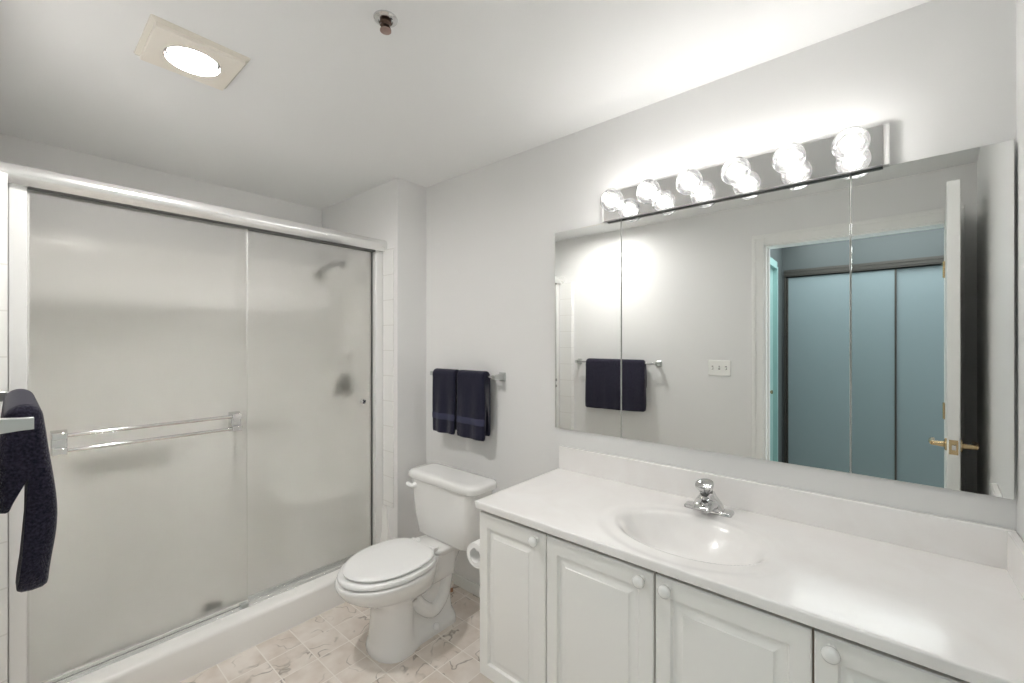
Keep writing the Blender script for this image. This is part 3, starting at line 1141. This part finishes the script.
RZ = 1.217
towel_bar('towel_bar', 'short chrome towel bar on the wall above the toilet tank', D, 1.627, 1.510, 2.006, RZ, -1)
rail_gap = 0.004
for nm, y0, y1, fr, bk, sd, lb in (
        ('hand_towel', 1.782, 1.978, 0.330, 0.315, 3.1, 'folded navy hand towel, left of the pair above the toilet, nearer the shower'),
        ('hand_towel', 1.560, 1.770, 0.333, 0.316, 8.4, 'folded navy hand towel, right of the pair above the toilet, nearer the mirror')):
    t, rows, norms, path = drape(nm, lb, 'towel', 1.627, y0, y1, RZ, -1, fr, bk, 0.020, sd, M_towel, r=0.0105, flare=0.003, wav=0.008, group='hand towels above the toilet')
    # woven band across the front flap, following its folds
    ks = [k for k, p in enumerate(path) if p[2] > 0 and 0.070 < p[1] - (RZ - fr) < 0.124]
    bm = bmesh.new()
    strip = []
    for ri, nr in norms:
        P = [(Vector(ri[k]), Vector(nr[k])) for k in ks]
        strip.append([p + n * 0.0016 for p, n in P] + [p - n * 0.005 for p, n in P[::-1]])
    loft(bm, strip)
    b = obj('woven_band', bm, M_band, t, smooth=True, angle=75, label='paler woven band near the hem')
    sb = b.modifiers.new('subsurf', 'SUBSURF')
    sb.levels = sb.render_levels = 1

BZ = 1.228
towel_bar('towel_bar', 'chrome towel bar on the left wall beside the shower, nearest the camera', XL, 0.024, 1.350, 2.085, BZ, 1)


def bath_shape(ex, y, z, s, v):
    # near edge of the front flap gathers and swings outward towards its hem
    k = (1 - v) ** 2
    if s > 0:
        ex += (0.006 * math.sin(PI * min(1, s * 1.6)) + 0.006 * math.sin(PI * s) - 0.016 * sstep(0.55, 1.0, s)) * k
        y += -0.015 * s * k
        z += 0.01 * s * s * (1 - v) ** 3
    elif s < 0:
        ex -= 0.008 * min(1, -3 * s)
    return ex, y, z


drape('bath_towel', 'large navy bath towel over the bar on the left wall', 'towel', 0.023, 1.437, 1.985, BZ, 1, 0.398, 0.208, 0.021, 5.2, M_waffle,
      r=0.010, flare=0.004, wav=0.005, shape=bath_shape, fat=1.5)

# switch plate beside the door
sw = thing('light_switch_plate', 'white three gang switch plate beside the door, seen in the mirror', 'light switch', (XL, 0.900, 1.212))
bm = bmesh.new()
loft(bm, [[(XL + 0.0005, 0.900 + a * 0.077, 1.212 + b * 0.057) for a, b in ((-1, -1), (1, -1), (1, 1), (-1, 1))],
          [(XL + 0.004, 0.900 + a * 0.077, 1.212 + b * 0.057) for a, b in ((-1, -1), (1, -1), (1, 1), (-1, 1))],
          [(XL + 0.007, 0.900 + a * 0.073, 1.212 + b * 0.053) for a, b in ((-1, -1), (1, -1), (1, 1), (-1, 1))]])
obj('cover_plate', bm, M_switch, sw)
for k in (-1, 0, 1):
    y = 0.900 + k * 0.046
    obj('slot', bx(XL + 0.0068, XL + 0.0078, y - 0.006, y + 0.006, 1.198, 1.226), M_slot, sw)
    up = 0.006 if k == 0 else -0.006
    bm = bmesh.new()
    loft(bm, [[(XL + 0.0075, y - 0.0045, 1.206), (XL + 0.0075, y + 0.0045, 1.206), (XL + 0.0075, y + 0.0045, 1.218), (XL + 0.0075, y - 0.0045, 1.218)],
              [(XL + 0.020, y - 0.004, 1.208 + up), (XL + 0.020, y + 0.004, 1.208 + up), (XL + 0.020, y + 0.004, 1.215 + up), (XL + 0.020, y - 0.004, 1.215 + up)]])
    obj('toggle', bm, M_switch, sw)

# ------------------------------------------------------------------ shower
# tile build-out on the left, tile strip on the pier's side
bm = bmesh.new()
loft(bm, [[(XL, 2.150, 0), (0.0, 2.158, 0), (0.0, 2.285, 0), (XL, 2.285, 0)],
          [(XL, 2.150, 1.952), (0.0, 2.158, 1.945), (0.0, 2.285, 1.945), (XL, 2.285, 1.952)]])
struct('trim_3', bm, M_tile)
bm = bmesh.new()
box(bm, XP - 0.008, XP - 0.0003, 2.181, 2.285, 0.42, 1.955)
struct('trim_4', bm, M_tile, bev=0.003)

st = thing('shower_stall', 'white fibreglass shower stall with a moulded seat behind the frosted doors', 'shower stall', (0.74, 2.65, 0))
# pan: curb in front, floor behind, as a swept section along x
sec = [(2.190, 0.0), (2.187, 0.060), (2.185, 0.128), (2.189, 0.140), (2.198, 0.146), (2.235, 0.150), (2.262, 0.152), (2.268, 0.140), (2.350, 0.140), (2.372, 0.128),
       (2.390, 0.085), (2.42, 0.060), (3.03, 0.070), (3.06, 0.075), (3.078, 0.10), (3.078, 0.0)]
bm = bmesh.new()
loft(bm, [[(x, y, z) for y, z in sec] for x in (0.0005, 0.74, XP - 0.0005)])
pan = obj('shower_pan', bm, M_fiber_floor, st, smooth=True, angle=40)
bm = bmesh.new()
lathe(bm, (0.672, 2.585, 0.0615), (0, 0, 1), [(0.048, 0), (0.047, 0.004), (0.040, 0.005), (0.0, 0.0045)], 28)
obj('drain', bm, mat('drain_grey', (0.04, 0.04, 0.038), 0.4, 0.3), pan, smooth=True)
# flared upstand where the curb meets the pier
for sx, x in ((-1, XP - 0.0005),):
    bm = bmesh.new()
    loft(bm, [[(x, 2.186, 0.0), (x + sx * 0.045, 2.186, 0.0), (x + sx * 0.045, 2.284, 0.0), (x, 2.284, 0.0)],
              [(x, 2.188, 0.145), (x + sx * 0.040, 2.188, 0.148), (x + sx * 0.040, 2.284, 0.148), (x, 2.284, 0.150)],
              [(x, 2.225, 0.26), (x + sx * 0.016, 2.225, 0.26), (x + sx * 0.016, 2.284, 0.26), (x, 2.284, 0.26)],
              [(x, 2.250, 0.418), (x + sx * 0.010, 2.250, 0.418), (x + sx * 0.010, 2.284, 0.418), (x, 2.284, 0.418)]])
    obj('upstand', bm, M_fiber_floor, st, smooth=True, angle=50)
# surround walls with shelf ledges (plan outline swept up, corners rounded)
def wall_outline(ins, z, r=0.07, y_open=2.33):
    pts = [(0.002, y_open, z), (0.0 + ins, y_open, z)]
    for cx, cy, a0 in ((ins + r, YB - ins - r, PI), (XP - ins - r, YB - ins - r, PI / 2)):
        for k in range(9):
            a = a0 - PI / 2 * k / 8
            pts.append((cx + r * math.cos(a), cy + r * math.sin(a), z))
    pts += [(XP - ins, y_open, z), (XP - 0.002, y_open, z), (XP - 0.002, YB - 0.002, z), (0.002, YB - 0.002, z)]
    return pts


bm = bmesh.new()
loft(bm, [wall_outline(i, z) for z, i in ((0.07, 0.035), (0.30, 0.030), (0.780, 0.030), (0.79, 0.022), (0.90, 0.018), (1.88, 0.016), (1.93, 0.014), (1.94, 0.006))])
obj('surround', bm, M_fiber, st, smooth=True, angle=40)
# moulded corner seat, right back
bm = bmesh.new()


def seat_ring(ins, z):
    pts = [(XP - 0.02, YB - 0.02, z)]
    for k in range(15):
        a = PI + PI / 2 * k / 14
        ex = 0.55
        pts.append((XP - 0.02 - (0.44 - ins) * abs(math.cos(a)) ** ex, YB - 0.02 - (0.50 - ins) * abs(math.sin(a)) ** ex, z))
    return pts


loft(bm, [seat_ring(0.02, 0.06), seat_ring(0.02, 0.40), seat_ring(0.0, 0.44), seat_ring(0.006, 0.462), seat_ring(0.05, 0.47)])
obj('seat', bm, M_fiber, st, smooth=True, angle=60)
# left seat or foot ledge
bm = bmesh.new()
loft(bm, [[(0.02, 2.62, 0.06), (0.30, 2.75, 0.06), (0.34, YB - 0.02, 0.06), (0.02, YB - 0.02, 0.06)],
          [(0.02, 2.62, 0.30), (0.29, 2.75, 0.30), (0.33, YB - 0.02, 0.30), (0.02, YB - 0.02, 0.30)],
          [(0.02, 2.66, 0.33), (0.25, 2.78, 0.33), (0.29, YB - 0.02, 0.33), (0.02, YB - 0.02, 0.33)]])
obj('foot_ledge', bm, M_fiber, st, smooth=True, angle=60)
# soap shelves
for (x0, x1, y0, y1, z) in ((0.20, 0.58, 2.945, YB - 0.02, 0.87), (0.84, 1.16, 2.955, YB - 0.02, 0.95), (1.365, XP - 0.02, 2.60, 2.98, 1.37)):
    bm = bmesh.new()
    loft(bm, [rrect((x0 + x1) / 2, (y0 + y1) / 2, (x1 - x0) / 2 - i, (y1 - y0) / 2 - i, 0.025, z - d, 4) for i, d in ((0.02, 0.060), (0.004, 0.04), (0.0, 0.012), (0.004, 0.002), (0.02, 0.0))])
    obj('shelf', bm, M_fiber, st, smooth=True, angle=50)

sv = thing('shower_valve', 'dark chrome shower valve handle behind the frosted glass', 'shower valve', (XP - 0.02, 2.735, 1.12))
M_dchrome = mat('dark_chrome', (0.30, 0.30, 0.29), 0.2, 1.0)
bm = bmesh.new()
lathe(bm, (XP - 0.017, 2.735, 1.12), (-1, 0, 0), [(0.085, 0), (0.083, 0.006), (0.05, 0.014), (0.03, 0.02)], 32)
obj('trim_plate', bm, M_dchrome, sv, smooth=True)
bm = bmesh.new()
lathe(bm, (XP - 0.035, 2.735, 1.12), (-1, 0, 0), [(0.028, 0), (0.030, 0.03), (0.024, 0.045), (0.0, 0.05)], 24)
tube(bm, smooth_path([(XP - 0.07, 2.735, 1.12), (XP - 0.085, 2.728, 1.09), (XP - 0.09, 2.72, 1.04)], 5), 0.012, 10)
obj('lever', bm, M_dark, sv, smooth=True)
sh = thing('shower_sprayer', 'chrome shower sprayer on a bent arm behind the frosted glass', 'shower head', (XP - 0.02, 2.76, 1.90))
bm = bmesh.new()
tube(bm, smooth_path([(XP - 0.017, 2.76, 1.91), (XP - 0.08, 2.76, 1.915), (XP - 0.14, 2.76, 1.885), (XP - 0.165, 2.76, 1.855)], 6), 0.011, 12)
lathe(bm, (XP - 0.016, 2.76, 1.91), (-1, 0, 0), [(0.03, 0), (0.026, 0.008), (0.012, 0.012)], 24)
obj('arm', bm, M_dchrome, sh, smooth=True)
bm = bmesh.new()
lathe(bm, (XP - 0.160, 2.76, 1.862), (-0.6, 0, -0.8), [(0.012, 0), (0.016, 0.02), (0.038, 0.055), (0.040, 0.065), (0.0, 0.067)], 28)
obj('spray_head', bm, M_dchrome, sh, smooth=True)

# sliding doors
sd = thing('shower_door', 'frosted glass sliding shower doors in a bright aluminium frame', 'shower door', (0.74, 2.30, 0.15))
HZ0, HZ1 = 1.942, 2.012
bm = bmesh.new()
sec = [(2.345, HZ0 + 0.012), (2.345, HZ1), (2.300, HZ1 + 0.002)]
for k in range(9):
    a = PI / 2 + PI * 0.62 * k / 8
    sec.append((2.283 + 0.035 * math.cos(a), (HZ0 + HZ1) / 2 + 0.003 + 0.0345 * math.sin(a)))
sec += [(2.268, HZ0 + 0.002), (2.285, HZ0 + 0.002), (2.285, HZ0 + 0.012)]
loft(bm, [[(x, y, z) for y, z in sec] for x in (XL + 0.001, XP - 0.0008)])
obj('header_rail', bm, M_alum, sd, smooth=True, angle=35)
obj('header_gasket', bx(0.046, XP - 0.056, 2.287, 2.340, HZ0 - 0.004, HZ0 + 0.0115), M_dark, sd, label='dark slot under the header')
for x0, x1 in ((0.0008, 0.045), (XP - 0.055, XP - 0.0003)):
    bm = bmesh.new()
    xm = x0 + (x1 - x0) * (0.35 if x0 < 0.5 else 0.65)
    r = [(x0, 2.286), (xm, 2.284), (x1, 2.287), (x1, 2.343), (x0, 2.343)]
    loft(bm, [[(a, b, z) for a, b in r] for z in (0.140, HZ0 + 0.004)])
    obj('side_jamb', bm, M_alum_white, sd, bev=0.003)
bm = bmesh.new()
box(bm, 0.045, XP - 0.055, 2.275, 2.343, 0.1405, 0.146)
box(bm, 0.045, XP - 0.055, 2.2865, 2.2890, 0.1405, 0.156)
box(bm, 0.045, XP - 0.055, 2.312, 2.3145, 0.1405, 0.160)
box(bm, 0.045, XP - 0.055, 2.339, 2.343, 0.1405, 0.166)
obj('bottom_track', bm, M_alum, sd)

GY1, GY2 = 2.300, 2.326
zb, zt = 0.158, HZ0 + 0.002


def pane(x0, x1, y, dark_side):
    p = obj('glass_panel', bx(x0, x1, y - 0.003, y + 0.003, zb + 0.012, zt), M_glass, sd)
    p.data.materials.append(M_clear)
    for f in p.data.polygons:
        if f.normal.y > -0.9:
            f.material_index = 1
    obj('bottom_rail', bx(x0, x1, y - 0.008, y + 0.008, zb - 0.004, zb + 0.014), M_alum, p)
    return p


p1 = pane(0.0475, 0.745, GY1, 0)
p2 = pane(0.700, XP - 0.060, GY2, 0)
for x in (0.0455, 0.740):
    obj('edge_strip', bx(x, x + 0.005, GY1 - 0.005, GY1 + 0.005, zb + 0.012, zt), M_vinyl, p1)
obj('edge_strip', bx(0.697, 0.703, GY2 - 0.005, GY2 + 0.005, zb + 0.012, zt), M_vinyl, p2)
obj('edge_strip', bx(XP - 0.0635, XP - 0.0565, GY2 - 0.007, GY2 + 0.005, zb, zt), M_dark, p2, label='dark edge gasket by the right jamb')
# towel rails on the outer panel
for z in (1.058, 1.002):
    bm = bmesh.new()
    rod(bm, (0.118, GY1 - 0.045, z), (0.690, GY1 - 0.045, z), 0.0075, 16)
    obj('door_rail', bm, M_chrome, p1, smooth=True)
for x in (0.122, 0.686):
    bm = bmesh.new()
    loft(bm, [[(x - 0.022, GY1 - 0.0032, 0.985), (x + 0.022, GY1 - 0.0032, 0.985), (x + 0.022, GY1 - 0.0032, 1.075), (x - 0.022, GY1 - 0.0032, 1.075)],
              [(x - 0.022, GY1 - 0.012, 0.985), (x + 0.022, GY1 - 0.012, 0.985), (x + 0.022, GY1 - 0.012, 1.075), (x - 0.022, GY1 - 0.012, 1.075)],
              [(x - 0.020, GY1 - 0.038, 0.992), (x + 0.020, GY1 - 0.038, 0.992), (x + 0.020, GY1 - 0.038, 1.068), (x - 0.020, GY1 - 0.038, 1.068)]])
    for z in (1.058, 1.002):
        box(bm, x - 0.020, x + 0.020, GY1 - 0.056, GY1 - 0.034, z - 0.012, z + 0.012)
    obj('rail_bracket', bm, M_chrome, p1, bev=0.002)
bm = bmesh.new()
lathe(bm, (1.363, GY2 - 0.003, 1.048), (0, -1, 0), [(0.017, 0), (0.017, 0.006), (0.013, 0.009), (0.011, 0.005), (0.0, 0.004)], 28)
obj('finger_pull', bm, M_chrome, p2, smooth=True)
bm = bmesh.new()
box(bm, 0.712, 0.742, 2.276, 2.296, 0.146, 0.162)
obj('panel_guide', bm, M_bchrome, sd)
